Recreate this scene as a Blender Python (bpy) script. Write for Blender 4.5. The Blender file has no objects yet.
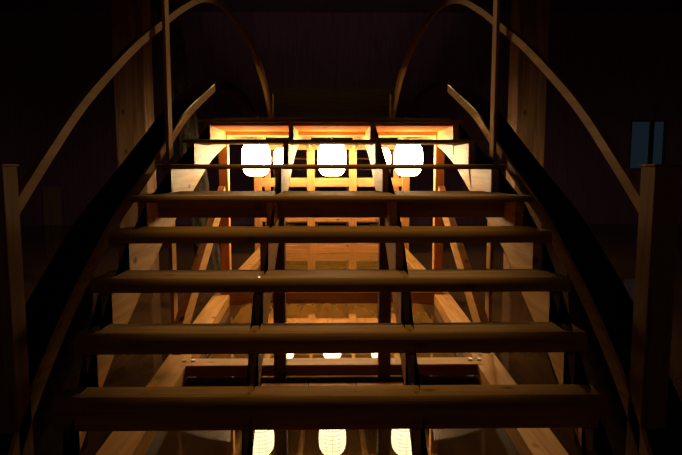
import bpy, bmesh, math, random
from mathutils import Vector, Matrix, noise
C = bpy.context.scene
random.seed(5)
R = math.radians

# ------------------------------------------------------------------ camera, sky, exposure
EYE = 1.36                                   # eye height over the floor (metres)
cd = bpy.data.cameras.new('camera'); cam = bpy.data.objects.new('camera', cd)
C.collection.objects.link(cam); C.camera = cam
cam.location = (0, 0, EYE)
cam.rotation_euler = (R(90 - 5.86), 0, -9 / 555.0)
cd.sensor_width = 36.0; cd.lens = 36.0 * 555.0 / 682.0
cd.clip_start = 0.05; cd.clip_end = 200

w = bpy.data.worlds.new('dusk_sky'); C.world = w; w.use_nodes = True
bg = w.node_tree.nodes['Background']
bg.inputs[0].default_value = (0.30, 0.55, 0.78, 1)
bg.inputs[1].default_value = 0.023
def lamp(name, loc, power, col, rad, aim=None, cone=0):
    l = bpy.data.lights.new(name, 'SPOT' if aim else 'POINT'); l.energy = power; l.color = col; l.shadow_soft_size = rad
    o = bpy.data.objects.new(name, l); o.location = loc; C.collection.objects.link(o)
    if aim:
        l.spot_size = R(cone); l.spot_blend = .7
        o.rotation_euler = (Vector(aim) - Vector(loc)).to_track_quat('-Z', 'Y').to_euler()
for x in (-2.6, 2.6):                                              # two unseen spots added beyond the crest to light rails, curbs and poles
    lamp('added_crest_spot', (x, 10.8, 4.75), 420, (1, .63, .25), .12, (0, 4.7, 1.75), 36)
lamp('added_stair_spot', (0, 3.6, 5.1), 300, (1, .62, .25), .12, (0, 3.2, .95), 32)  # unseen spot added over the stair to light tread tops and nosings
lamp('added_fill_lamp', (0, -2.2, 3.2), 7, (1, .62, .36), .15)       # unseen fill added behind the viewer for newels and tread fronts
LAMP = 44.0
C.view_settings.view_transform = 'Standard'; C.view_settings.look = 'None'
C.view_settings.gamma = 1; C.view_settings.use_curve_mapping = False
C.view_settings.exposure = 0.0

# ------------------------------------------------------------------ materials
def nodes(name):
    m = bpy.data.materials.new(name); m.use_nodes = True
    nt = m.node_tree; return m, nt, nt.nodes['Principled BSDF']

def wood(name, c1, c2, axis, rough=0.55, knots=0.0, spec=0.35, bump=0.15):
    m, nt, b = nodes(name); N = nt.nodes.new; L = nt.links.new
    tc = N('ShaderNodeTexCoord'); mp = N('ShaderNodeMapping')
    s = [16.0, 16.0, 16.0]; s[axis] = 0.9
    mp.inputs['Scale'].default_value = s
    L(tc.outputs['Object'], mp.inputs[0])
    n1 = N('ShaderNodeTexNoise'); n1.inputs['Scale'].default_value = 1.6; n1.inputs['Detail'].default_value = 6
    n1.inputs['Distortion'].default_value = 0.8
    L(mp.outputs[0], n1.inputs['Vector'])
    cr = N('ShaderNodeValToRGB'); L(n1.outputs[0], cr.inputs[0])
    cr.color_ramp.elements[0].position = 0.32; cr.color_ramp.elements[1].position = 0.68
    cr.color_ramp.elements[0].color = (*c1, 1); cr.color_ramp.elements[1].color = (*c2, 1)
    col = cr.outputs[0]
    if knots:
        mk = N('ShaderNodeMapping'); k = [7.0, 7.0, 7.0]; k[axis] = 4.0
        mk.inputs['Scale'].default_value = k; L(tc.outputs['Object'], mk.inputs[0])
        v = N('ShaderNodeTexVoronoi'); v.inputs['Scale'].default_value = 1.0; L(mk.outputs[0], v.inputs['Vector'])
        kr = N('ShaderNodeValToRGB'); L(v.outputs['Distance'], kr.inputs[0])
        kr.color_ramp.elements[0].position = 0.07; kr.color_ramp.elements[1].position = 0.17
        kr.color_ramp.elements[0].color = (knots, knots, knots, 1); kr.color_ramp.elements[1].color = (0, 0, 0, 1)
        mx = N('ShaderNodeMix'); mx.data_type = 'RGBA'
        L(kr.outputs[0], mx.inputs[0]); L(col, mx.inputs[6])
        mx.inputs[7].default_value = (c1[0] * .25, c1[1] * .18, c1[2] * .12, 1); col = mx.outputs[2]
    L(col, b.inputs['Base Color'])
    b.inputs['Roughness'].default_value = rough; b.inputs['Specular IOR Level'].default_value = spec
    bp = N('ShaderNodeBump'); bp.inputs['Strength'].default_value = bump; bp.inputs['Distance'].default_value = 0.004
    L(n1.outputs[0], bp.inputs['Height']); L(bp.outputs[0], b.inputs['Normal'])
    return m

PINE1, PINE2 = (0.50, 0.25, 0.062), (0.72, 0.41, 0.12)
ORG1, ORG2 = (0.56, 0.23, 0.072), (0.76, 0.36, 0.12)
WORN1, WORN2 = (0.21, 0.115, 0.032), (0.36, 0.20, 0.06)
pineY = wood('pine_lengthwise', PINE1, PINE2, 1, knots=0.9)
pineZ = wood('pine_upright', PINE1, PINE2, 2, knots=0.7)
orgX = wood('red_pine_crosswise', ORG1, ORG2, 0, knots=0.8)
orgZ = wood('red_pine_upright', ORG1, ORG2, 2, knots=0.6)
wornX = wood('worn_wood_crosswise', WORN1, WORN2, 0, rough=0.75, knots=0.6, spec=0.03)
railY = wood('rail_wood', (0.25, 0.13, 0.04), (0.38, 0.20, 0.06), 1, rough=0.7, spec=.1)
railZ = wood('post_wood', (0.34, 0.175, 0.05), (0.52, 0.27, 0.08), 2, rough=0.7, spec=.15)
newelZ = wood('newel_wood', (0.20, 0.11, 0.05), (0.30, 0.17, 0.08), 2, rough=0.7, spec=.1)
curbY = wood('shaded_curb_wood', (.02, .012, .008), (.04, .022, .013), 1, rough=.95, spec=0)  # shade on the curb board put into its colour
railX_dark = wood('dim_panel_wood', (.10, .065, .04), (.16, .10, .065), 0, rough=.8, spec=.1)
pineX = wood('pine_crosswise', PINE1, PINE2, 0, knots=.8)
trestZ = wood('dark_upright_wood', (.11, .05, .03), (.18, .085, .045), 2)  # even darker tone for the trestle posts
trestX = wood('shaded_sill_wood', (.26, .12, .06), (.36, .18, .09), 0)  # shade on the sill fronts put into the wood colour
colZ = wood('rough_column_wood', (0.12, 0.064, 0.034), (0.28, 0.155, 0.08), 2, rough=0.8, knots=0.8, bump=0.6)
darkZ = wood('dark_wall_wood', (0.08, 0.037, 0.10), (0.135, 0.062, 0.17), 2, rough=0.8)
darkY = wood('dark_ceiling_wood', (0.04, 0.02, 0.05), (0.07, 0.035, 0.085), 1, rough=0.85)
boardZ = wood('plain_board_wood', (0.14, 0.10, 0.07), (0.2, 0.14, 0.1), 2, rough=0.7)

def flat(name, col, rough=0.5, metal=0.0):
    m, nt, b = nodes(name)
    tc = nt.nodes.new('ShaderNodeTexCoord'); n = nt.nodes.new('ShaderNodeTexNoise'); n.inputs['Scale'].default_value = 40
    cr = nt.nodes.new('ShaderNodeValToRGB'); nt.links.new(tc.outputs['Object'], n.inputs[0]); nt.links.new(n.outputs[0], cr.inputs[0])
    cr.color_ramp.elements[0].color = (*[c * .8 for c in col], 1); cr.color_ramp.elements[1].color = (*[min(1, c * 1.15) for c in col], 1)
    nt.links.new(cr.outputs[0], b.inputs['Base Color'])
    b.inputs['Roughness'].default_value = rough; b.inputs['Metallic'].default_value = metal
    return m
blackm = flat('black_lacquer', (0.02, 0.015, 0.012), 0.4)
steel = flat('steel', (0.6, 0.58, 0.55), 0.3, 1.0)

def bark_mat():
    m, nt, b = nodes('bark'); N = nt.nodes.new; L = nt.links.new
    tc = N('ShaderNodeTexCoord'); mp = N('ShaderNodeMapping'); mp.inputs['Scale'].default_value = (14, 14, 4)
    L(tc.outputs['Object'], mp.inputs[0])
    n = N('ShaderNodeTexNoise'); n.inputs['Scale'].default_value = 1.5; n.inputs['Detail'].default_value = 8; n.inputs['Roughness'].default_value = .7
    L(mp.outputs[0], n.inputs[0]); cr = N('ShaderNodeValToRGB'); L(n.outputs[0], cr.inputs[0])
    cr.color_ramp.elements[0].position = .42; cr.color_ramp.elements[1].position = .7
    cr.color_ramp.elements[0].color = (.008, .006, .004, 1); cr.color_ramp.elements[1].color = (.11, .085, .045, 1)
    L(cr.outputs[0], b.inputs['Base Color']); b.inputs['Roughness'].default_value = .9
    bp = N('ShaderNodeBump'); bp.inputs['Distance'].default_value = .03; L(n.outputs[0], bp.inputs['Height']); L(bp.outputs[0], b.inputs['Normal'])
    return m
barkm = bark_mat()

def floor_mat(name, ca, cb, ior=1.2):
    m, nt, b = nodes(name); N = nt.nodes.new; L = nt.links.new
    tc = N('ShaderNodeTexCoord'); mp = N('ShaderNodeMapping'); mp.inputs['Scale'].default_value = (7, .8, 1)
    L(tc.outputs['Object'], mp.inputs[0])
    n = N('ShaderNodeTexNoise'); n.inputs['Scale'].default_value = 1.5; n.inputs['Detail'].default_value = 5; L(mp.outputs[0], n.inputs[0])
    cr = N('ShaderNodeValToRGB'); L(n.outputs[0], cr.inputs[0])
    cr.color_ramp.elements[0].position = .3; cr.color_ramp.elements[1].position = .7
    cr.color_ramp.elements[0].color = (*ca, 1); cr.color_ramp.elements[1].color = (*cb, 1)
    L(cr.outputs[0], b.inputs['Base Color'])
    b.inputs['Roughness'].default_value = .005; b.inputs['IOR'].default_value = ior
    n2 = N('ShaderNodeTexNoise'); n2.inputs['Scale'].default_value = 2.2; n2.inputs['Detail'].default_value = 2; L(tc.outputs['Object'], n2.inputs[0])
    bp = N('ShaderNodeBump'); bp.inputs['Strength'].default_value = .05; bp.inputs['Distance'].default_value = .004
    L(n2.outputs[0], bp.inputs['Height']); L(bp.outputs[0], b.inputs['Normal'])
    return m
floorm = floor_mat('dark_polished_floor', (.05, .027, .012), (.085, .047, .02))
boardm = floor_mat('polished_yellow_boards', (.17, .092, .017), (.26, .142, .028), 1.45)

def paper_mat():
    m, nt, b = nodes('lit_paper'); N = nt.nodes.new; L = nt.links.new
    tc = N('ShaderNodeTexCoord'); sp = N('ShaderNodeSeparateXYZ'); L(tc.outputs['Object'], sp.inputs[0])
    def rib(src, freq, wid):
        a = N('ShaderNodeMath'); a.operation = 'MULTIPLY'; L(src, a.inputs[0]); a.inputs[1].default_value = freq
        f = N('ShaderNodeMath'); f.operation = 'FRACT'; L(a.outputs[0], f.inputs[0])
        g = N('ShaderNodeMath'); g.operation = 'GREATER_THAN'; L(f.outputs[0], g.inputs[0]); g.inputs[1].default_value = wid
        return g.outputs[0]
    at = N('ShaderNodeMath'); at.operation = 'ARCTAN2'; L(sp.outputs[1], at.inputs[0]); L(sp.outputs[0], at.inputs[1])
    r1 = rib(sp.outputs[2], 24.0, .22); r2 = rib(at.outputs[0], 12 / (2 * math.pi), .09)
    mn = N('ShaderNodeMath'); mn.operation = 'MINIMUM'; L(r1, mn.inputs[0]); L(r2, mn.inputs[1])
    mr = N('ShaderNodeMapRange'); L(mn.outputs[0], mr.inputs[0]); mr.inputs[3].default_value = LAMP * .4; mr.inputs[4].default_value = LAMP
    b.inputs['Base Color'].default_value = (.8, .72, .55, 1); b.inputs['Roughness'].default_value = .8
    b.inputs['Emission Color'].default_value = (1, .72, .36, 1)
    L(mr.outputs[0], b.inputs['Emission Strength'])
    return m
paperm = paper_mat()

# ------------------------------------------------------------------ helpers
def obj(name, bm, m, parent=None, smooth=False, loc=None):
    bmesh.ops.recalc_face_normals(bm, faces=bm.faces[:])
    me = bpy.data.meshes.new(name); bm.to_mesh(me); bm.free()
    me.materials.append(m)
    if smooth:
        for p in me.polygons: p.use_smooth = True
    o = bpy.data.objects.new(name, me); C.collection.objects.link(o)
    if parent: o.parent = parent
    if loc: o.location = loc
    return o

def tag(o, label, cat, group=None):
    o['label'] = label; o['category'] = cat
    if group: o['group'] = group
    return o

def thing(name, label, cat, loc=(0, 0, 0), group=None):
    o = bpy.data.objects.new(name, None); C.collection.objects.link(o); o.location = loc
    o.empty_display_size = .1
    return tag(o, label, cat, group)

def struct(o): o['kind'] = 'structure'; return o

def box_bm(x0, x1, y0, y1, z0, z1, bevel=0.0, bm=None):
    own = bm is None
    if own: bm = bmesh.new()
    x0, x1 = sorted((x0, x1)); y0, y1 = sorted((y0, y1)); z0, z1 = sorted((z0, z1))
    g = bmesh.ops.create_cube(bm, size=1)
    bmesh.ops.scale(bm, verts=g['verts'], vec=(x1 - x0, y1 - y0, z1 - z0))
    bmesh.ops.translate(bm, verts=g['verts'], vec=((x0 + x1) / 2, (y0 + y1) / 2, (z0 + z1) / 2))
    if bevel:
        es = list({e for v in g['verts'] for e in v.link_edges})
        bmesh.ops.bevel(bm, geom=es, offset=bevel, segments=2, affect='EDGES', profile=.5)
    return bm

def prism_x(pts, x0, x1):
    """Closed outline in (y, z) pushed from x0 to x1."""
    bm = bmesh.new()
    a = [bm.verts.new((x0, y, z)) for y, z in pts]; b = [bm.verts.new((x1, y, z)) for y, z in pts]
    n = len(pts)
    fa = bm.faces.new(a); fb = bm.faces.new(b[::-1])
    for i in range(n): bm.faces.new((a[i], a[(i + 1) % n], b[(i + 1) % n], b[i]))
    bmesh.ops.triangulate(bm, faces=[fa, fb])
    return bm

def strip_x(curve, x0, x1, thick):
    """A board bent along curve (y, z), thick below it, from x0 to x1."""
    bm = bmesh.new(); rings = []
    for i, (y, z) in enumerate(curve):
        a = curve[max(0, i - 1)]; b = curve[min(len(curve) - 1, i + 1)]
        th = thick(i / (len(curve) - 1)) if callable(thick) else thick
        t = Vector((b[0] - a[0], b[1] - a[1])).normalized(); nx, nz = -t.y, t.x
        ly, lz = y - nx * th, z - nz * th
        rings.append([bm.verts.new(p) for p in ((x0, y, z), (x1, y, z), (x1, ly, lz), (x0, ly, lz))])
    for r0, r1 in zip(rings, rings[1:]):
        for k in range(4): bm.faces.new((r0[k], r0[(k + 1) % 4], r1[(k + 1) % 4], r1[k]))
    bm.faces.new(rings[0]); bm.faces.new(rings[-1][::-1])
    return bm

def lathe(prof, seg=40, ribs=None):
    bm = bmesh.new(); rings = []
    for r, z in prof:
        rings.append([bm.verts.new((r * math.cos(2 * math.pi * k / seg), r * math.sin(2 * math.pi * k / seg), z)) for k in range(seg)])
    for a, b in zip(rings, rings[1:]):
        for k in range(seg): bm.faces.new((a[k], a[(k + 1) % seg], b[(k + 1) % seg], b[k]))
    return bm, rings

def cyl(r, z0, z1, seg=24):
    bm, rings = lathe([(r, z0), (r, z1)], seg)
    bm.faces.new(rings[0][::-1]); bm.faces.new(rings[1]); return bm

def smooth_curve(pts, per=8):
    """Catmull-Rom through (y, z) points."""
    out = []; P = [pts[0]] + list(pts) + [pts[-1]]
    for i in range(1, len(P) - 2):
        p0, p1, p2, p3 = [Vector(p) for p in P[i - 1:i + 3]]
        for k in range(per):
            t = k / per
            q = .5 * ((2 * p1) + (p2 - p0) * t + (2 * p0 - 5 * p1 + 4 * p2 - p3) * t * t + (3 * p1 - p0 - 3 * p2 + p3) * t ** 3)
            out.append((q.x, q.y))
    out.append(tuple(pts[-1])); return out

MID = 7.5                                     # the crest of the bridge
def mirror(pts): return list(pts) + [(2 * MID - y, z) for y, z in reversed(pts) if abs(y - MID) > 1e-4]
def up(pts): return [(y, z + EYE) for y, z in pts]

# ------------------------------------------------------------------ the setting
XW, YB, ZC = 9.0, 14.0, 5.2
struct(obj('floor', box_bm(-XW, XW, -3, YB, -.1, 0), floorm))
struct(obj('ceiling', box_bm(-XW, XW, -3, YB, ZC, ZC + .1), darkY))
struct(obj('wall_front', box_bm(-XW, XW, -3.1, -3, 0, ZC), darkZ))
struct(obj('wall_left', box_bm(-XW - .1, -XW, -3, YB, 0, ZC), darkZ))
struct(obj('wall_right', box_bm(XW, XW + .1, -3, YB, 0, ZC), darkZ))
WX0, WX1, WZ0, WZ1 = 7.27, 7.98, 1.38, 2.62
WX0, WX1 = 7.50, 8.40
bmw = box_bm(-XW, WX0, YB, YB + .1, 0, ZC)
box_bm(WX0, WX1, YB, YB + .1, 0, WZ0, bm=bmw); box_bm(WX0, WX1, YB, YB + .1, WZ1, ZC, bm=bmw)
box_bm(WX1, XW, YB, YB + .1, 0, ZC, bm=bmw)
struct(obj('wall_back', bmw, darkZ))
wf = bmesh.new()
for a in ((WX0, WX1, WZ0, WZ0 + .04), (WX0, WX1, WZ1 - .04, WZ1), (WX0, WX0 + .03, WZ0, WZ1), (WX1 - .03, WX1, WZ0, WZ1)):
    box_bm(a[0], a[1], YB - .02, YB + .06, a[2], a[3], bm=wf)
win = struct(obj('window_1', wf, blackm))
obj('mullion', box_bm(WX0 + .50, WX0 + .60, YB - .01, YB + .05, WZ0 + .04, WZ1 - .04), blackm, win)
gm, gnt, gb = nodes('window_glass')
gb.inputs['Transmission Weight'].default_value = 1; gb.inputs['Roughness'].default_value = 0; gb.inputs['IOR'].default_value = 1.05
obj('pane', box_bm(WX0 + .03, WX1 - .03, YB + .015, YB + .02, WZ0 + .04, WZ1 - .04), gm, win)

# ------------------------------------------------------------------ the bridge
HW = 1.135
br = thing('arched_bridge', 'steep arched timber bridge with open treads, curved handrails and sawtooth stringers', 'bridge', (0, 0, 0))
# tread fronts (distance, height against the eye, depth, face height)
TR = [(1.74, -1.30, .15, .08), (1.94, -1.13, .15, .10), (2.18, -.925, .14, .132), (2.385, -.72, .195, .085), (2.575, -.51, .265, .062),
      (2.82, -.31, .27, .060), (3.12, -.142, .775, .034), (3.62, .04, .26, .026), (4.25, .235, .30, .022),
      (4.82, .435, .62, .026), (5.42, .505, .62, .03), (6.02, .555, .62, .03), (6.62, .585, .42, .03)]
def make_tread(y0, h, dep, face, far=False):
    z = h + EYE
    if not far: sg, a, b, n0 = 1, y0 + .047, y0 + dep, y0
    else: sg, a, b, n0 = -1, 2 * MID - y0 - .047, 2 * MID - y0 - dep, 2 * MID - y0
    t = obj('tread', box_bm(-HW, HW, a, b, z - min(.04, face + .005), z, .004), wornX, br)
    rz = min(face * .8, .06); prof = [(n0 + sg * .044, z - face), (n0 + sg * .044, z + .001)]
    for k in range(9):                                      # rounded front edge
        u = k / 8 * math.pi / 2
        prof.append((n0 + sg * (.030 - .030 * math.sin(u)), z + .001 - rz * (1 - math.cos(u))))
    prof.append((n0, z - face))
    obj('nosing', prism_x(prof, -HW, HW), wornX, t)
    return t
for i, (y, h, dep, face) in enumerate(TR):
    t = make_tread(y, h, dep, face); make_tread(y, h, .18 if i in (9, 10) else dep, face, True)
    if 2 <= i <= 5:
        for x in (-1.075, -.35, .35, 1.075):
            for q in (.06, .15):
                bmn = cyl(.006, 0, .0025, 10); bmesh.ops.translate(bmn, verts=bmn.verts, vec=(x, y + q, h + EYE - .0005))
                obj('nail', bmn, steel, t)
for k in range(6):
    y0 = 7.06 + k * .1475
    obj('deck_board', box_bm(-HW, HW, y0, y0 + .142, TR[-1][1] + EYE - .035, TR[-1][1] + EYE, .004), wornX, br)

# sawtooth stringers: top follows the treads' undersides, bottom is the arch
UND = smooth_curve([(1.98, -1.36), (2.3, -1.10), (2.64, -.87), (2.96, -.70), (3.42, -.45), (4.31, -.12), (4.9, .09), (5.68, .26), (6.6, .335), (MID, .36)], 5)
saw = []
for i, (y, h, dep, face) in enumerate(TR):
    fe = y + .04
    under = h - min(.04, face + .005) + .001
    saw.append((fe, (TR[i - 1][1] - min(.04, TR[i - 1][3] + .005)) if i else -1.36)); saw.append((fe, under))
saw.append((MID, TR[-1][1] - .034))
outline = mirror(up(saw))
bot = mirror(up(UND))
poly = outline + list(reversed(bot))
for x0, x1 in ((-1.10, -1.05), (-.372, -.332), (.332, .372), (1.05, 1.10)):
    obj('stringer', prism_x(poly, x0, x1), pineY, br)

soffm = wood('red_soffit_wood', (.45, .15, .036), (.60, .215, .055), 0, rough=.95, knots=.8, spec=.02)
for k in (0, 1):
    f = (lambda y: y) if not k else (lambda y: 2 * MID - y)
    for x0, x1 in ((-1.05, -.372), (-.332, .332), (.372, 1.05))[:0 if k else 3]:
        obj('soffit_board', box_bm(x0, x1, f(4.87), f(5.56), EYE + .384, EYE + .397), soffm, br)
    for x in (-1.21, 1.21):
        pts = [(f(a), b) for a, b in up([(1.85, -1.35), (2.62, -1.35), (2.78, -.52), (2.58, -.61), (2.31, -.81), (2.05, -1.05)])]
        obj('light_block_panel', prism_x(pts, x - .008, x + .008), curbY, br)  # dark panel added to block light from the floor outside

# low curb boards and handrails along both sides
CURB = [(1.78, -1.34), (2.05, -1.0), (2.31, -.76), (2.58, -.56), (2.87, -.38), (3.12, -.235), (3.6, -.02), (4.18, .25), (4.8, .53), (5.84, .88), (6.7, 1.03), (MID, 1.07)]
FARRAIL = [(MID, 1.93), (8.2, 1.965), (8.83, 1.94), (9.6, 1.85), (10.3, 1.70), (11.0, 1.44), (11.7, 1.04), (12.3, .5), (12.85, -.10)]
RAIL = [(2.12, -.13), (2.36, .055), (2.71, .31), (3.09, .54), (3.59, .815), (4.15, 1.085), (4.72, 1.35), (5.47, 1.64), (6.4, 1.85), (MID, 1.94)]
for s in (-1, 1):
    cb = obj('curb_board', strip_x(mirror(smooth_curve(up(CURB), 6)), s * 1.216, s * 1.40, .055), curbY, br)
    obj('curb_lit_edge', strip_x(smooth_curve(up(CURB[:-2]), 6), s * 1.2, s * 1.216, .07), pineY, cb)  # pale strip stands in for the curb's lit inner side
    obj('curb_lit_edge', strip_x([(2 * MID - y, z) for y, z in reversed(smooth_curve(up(CURB[:-2]), 6))], s * 1.2, s * 1.216, .07), pineY, cb)
    obj('handrail', strip_x(smooth_curve(up(RAIL), 6), s * 1.205, s * 1.235, .052), railY, br)
    obj('handrail', strip_x(smooth_curve(up(FARRAIL), 6), s * 1.2, s * 1.265, lambda u: .055 + .19 * min(1, u * 1.3)), railY, br)
    for y in (2.1, 2 * MID - 2.1):
        nw = obj('newel_post', box_bm(s * 1.2, s * 1.30, y - .05, y + .05, 0, EYE + .015, .004), newelZ, br)
        obj('post_cap', box_bm(s * 1.195, s * 1.305, y - .055, y + .055, EYE + .015, EYE + .024, .003), newelZ, nw)
    bmg = bmesh.new(); rg = []                              # ground beam, slightly wider apart under the crest
    for y, x in ((1.95, .875), (5.5, 1.045), (2 * MID - 5.5, 1.045), (2 * MID - 1.95, .875)):
        rg.append([bmg.verts.new((s * a, y, z)) for a, z in ((x, 0), (x, .1), (x + .16, .1), (x + .16, 0))])
    for a, b in zip(rg, rg[1:]):
        for q in range(4): bmg.faces.new((a[q], a[(q + 1) % 4], b[(q + 1) % 4], b[q]))
    bmg.faces.new(rg[0]); bmg.faces.new(rg[-1][::-1])
    obj('ground_sill', bmg, pineY, br)
    for k in (0, 1):                                        # raking braces, near and far
        a, b = (3.42, -1.06), (5.08, -.14)
        if k: a, b = (2 * MID - a[0], a[1]), (2 * MID - b[0], b[1])
        if a[0] > b[0]: a, b = b, a
        obj('brace', strip_x(up([a, b]), s * .975, s * 1.03, .14), pineY, br)
for k in (0, 1):
    f = (lambda y: y) if not k else (lambda y: 2 * MID - y)
    # low trestle under the steep part of the stair
    obj('trestle_header', box_bm(-1.12, 1.12, f(3.36), f(3.46), EYE - .285, EYE - .165, .003), wornX, br)
    sl = obj('trestle_sill', box_bm(-.99, .99, f(3.505), f(3.63), .028, .092, .004), trestX, br)
    obj('sill_lit_top', box_bm(-.99, .99, f(3.50), f(3.635), .092, .103, .002), pineX, sl)  # pale slab stands in for the lit top of the sill
    for q in (-.30, 0, .30):
        obj('foot_board', box_bm(q - .147, q + .147, f(3.0), f(3.40), 0, .022, .003), pineX, br)
    for s in (-1, 1):
        for q in (.86, .80):
            bmn = cyl(.014, 0, .012, 6); bmesh.ops.translate(bmn, verts=bmn.verts, vec=(s * (q + .12), f(3.58), .102))
            obj('bolt', bmn, steel, sl)
    for s in (-1, 1):
        obj('trestle_post', box_bm(s * .302, s * .378, f(3.49), f(3.60), 0, EYE - .17, .003), trestZ, br)
    # taller frame that carries the lanterns
    obj('lantern_beam', box_bm(-1.13, 1.13, f(5.56), f(5.66), EYE + .345, EYE + .465, .004), pineX, br)
    obj('frame_sill', box_bm(-1.13, 1.13, f(5.56), f(5.66), 0, .125, .004), trestX if not k else orgX, br)  # near sill takes the darker wood for its unlit front
    for s in (-1, 1):
        obj('frame_post', box_bm(s * 1.035, s * 1.125, f(5.565), f(5.66), .12, EYE + .35, .004), orgZ, br)
for k in range(6):
    obj('floor_board', box_bm(-.899 + k * .2997, -.899 + k * .2997 + .2985, 3.68, 2 * MID - 3.68, 0, .011, .001), boardm, br)
# far side only: the two uprights and rails of the lattice
fy = 9.05
for s in (-1, 1):
    obj('lattice_post', box_bm(s * .28, s * .40, fy - .05, fy + .05, 0, EYE + .35, .004), orgZ, br)
    obj('lattice_post', box_bm(s * 1.14, s * 1.26, fy - .05, fy + .05, 0, EYE + .35, .004), orgZ, br)
for z0, z1 in ((.012, .14), (.53, .64), (1.10, 1.24)):
    obj('lattice_rail', box_bm(-1.20, 1.20, fy - .035, fy + .035, z0, z1, .003), orgX, br)

# ------------------------------------------------------------------ lanterns
def make_lantern(x, y, label, lift=0.0, cord=.402):
    zb = EYE - .055 + lift
    t = thing('paper_lantern', label, 'lantern', (x, y, zb), 'paper lanterns under the bridge')
    prof = [(.068, .0), (.095, .012), (.117, .038), (.135, .075), (.143, .12), (.146, .185), (.143, .25), (.135, .295), (.117, .332), (.095, .358), (.068, .37)]
    pr = []
    for i in range(len(prof) - 1):
        for k in range(4):
            u = k / 4; r = prof[i][0] * (1 - u) + prof[i + 1][0] * u
            pr.append((r, prof[i][1] * (1 - u) + prof[i + 1][1] * u))
    pr.append(prof[-1]); pr = [(r, z * .94) for r, z in pr]
    bm, rings = lathe(pr, 40)
    bm.faces.new(rings[0][::-1])
    obj('shade', bm, paperm, t, smooth=True)
    bm, _ = lathe([(.066, -.006), (.072, -.006), (.072, .006), (.066, .006), (.066, -.006)], 32); obj('bottom_ring', bm, blackm, t)
    bm, _ = lathe([(.055, .344), (.073, .344), (.073, .36), (.055, .36), (.055, .344)], 32); obj('top_ring', bm, blackm, t)
    obj('hanging_cord', cyl(.005, .34, cord, 8), blackm, t)
    return t
for y, row in ((5.66, 'near'), (8.72, 'far')):
    for x, side in ((-.765, 'left'), (0, 'middle'), (.775, 'right')):
        if row == 'near': lab = f'{side} one of the three bright paper lanterns under the upper front treads'
        else: lab = f'{side} paper lantern of the farther row, half hidden behind the nearer lanterns'
        if row == 'near': make_lantern(x, y, lab)
        else: make_lantern(x, y, lab, .06, .511)            # hangs from the deck boards

# ------------------------------------------------------------------ things around the bridge
for s, side in ((-1, 'left'), (1, 'right')):
    for y, where in ((3.97, f'past the {side} handrail beside the front treads'), (2 * MID - 3.97, f'beside the {side} rail beyond the crest')):
        p = thing('slender_pole', f'{"thin" if y < MID else "short thin"} wooden pole rising {where}', 'pole', (s * 1.145, y, 0), 'thin poles beside the treads')
        obj('shaft', box_bm(-.011, .011, -.05, .05, .02, ZC if y < MID else 2.84, .003), railZ, p)
        obj('foot', box_bm(-.0105, .0105, -.06, .06, 0, .02, .002), railZ, p)
    c = thing('timber_column', f'broad rough square timber column behind the {side} side of the bridge', 'column', (s * 2.24, 6.45, 0), 'columns flanking the bridge')
    bm = box_bm(-.17, .17, -.16, .16, .1, ZC, .012)
    obj('shaft', bm, colZ, c)
    obj('base_block', box_bm(-.20, .20, -.20, .20, 0, .1, .01), colZ, c)

# rough bark post leaning behind the left of the stair
bm = bmesh.new(); rings = []
for i in range(60):
    u = i / 59; z = u * 3.6
    cx = .16 - .5 * u; r0 = .155 - .03 * u
    ring = []
    for k in range(36):
        a = 2 * math.pi * k / 36
        r = r0 * (1 + .22 * noise.noise(Vector((2.5 * math.cos(a), 2.5 * math.sin(a), z * 2.0))) + .10 * noise.noise(Vector((9 * math.cos(a), 9 * math.sin(a), z * 6))))
        ring.append(bm.verts.new((cx + r * math.cos(a), r * math.sin(a), z)))
    rings.append(ring)
for a, b in zip(rings, rings[1:]):
    for k in range(36): bm.faces.new((a[k], a[(k + 1) % 36], b[(k + 1) % 36], b[k]))
bm.faces.new(rings[0][::-1]); bm.faces.new(rings[-1])
tr = obj('bark_post', bm, barkm, smooth=True, loc=(-1.75, 7.2, 0))
tag(tr, 'rough bark covered post leaning behind the left treads', 'post')

bd = obj('wall_board', box_bm(-.22, .22, -.03, 0, 0, .95, .004), boardZ, loc=(-7.0, YB, 0))
tag(bd, 'plain wooden board standing against the dark wall beyond the left handrail', 'board')

pn = thing('wall_panel', 'wide dark panel on the far wall seen above the crest of the bridge', 'panel', (0, YB, 2.6))
obj('panel', box_bm(-1.46, 1.46, -.03, 0, 0, .80, .004), railX_dark, pn)
obj('rail', box_bm(-1.40, 1.40, -.05, -.03, .24, .31, .004), railX_dark, pn)
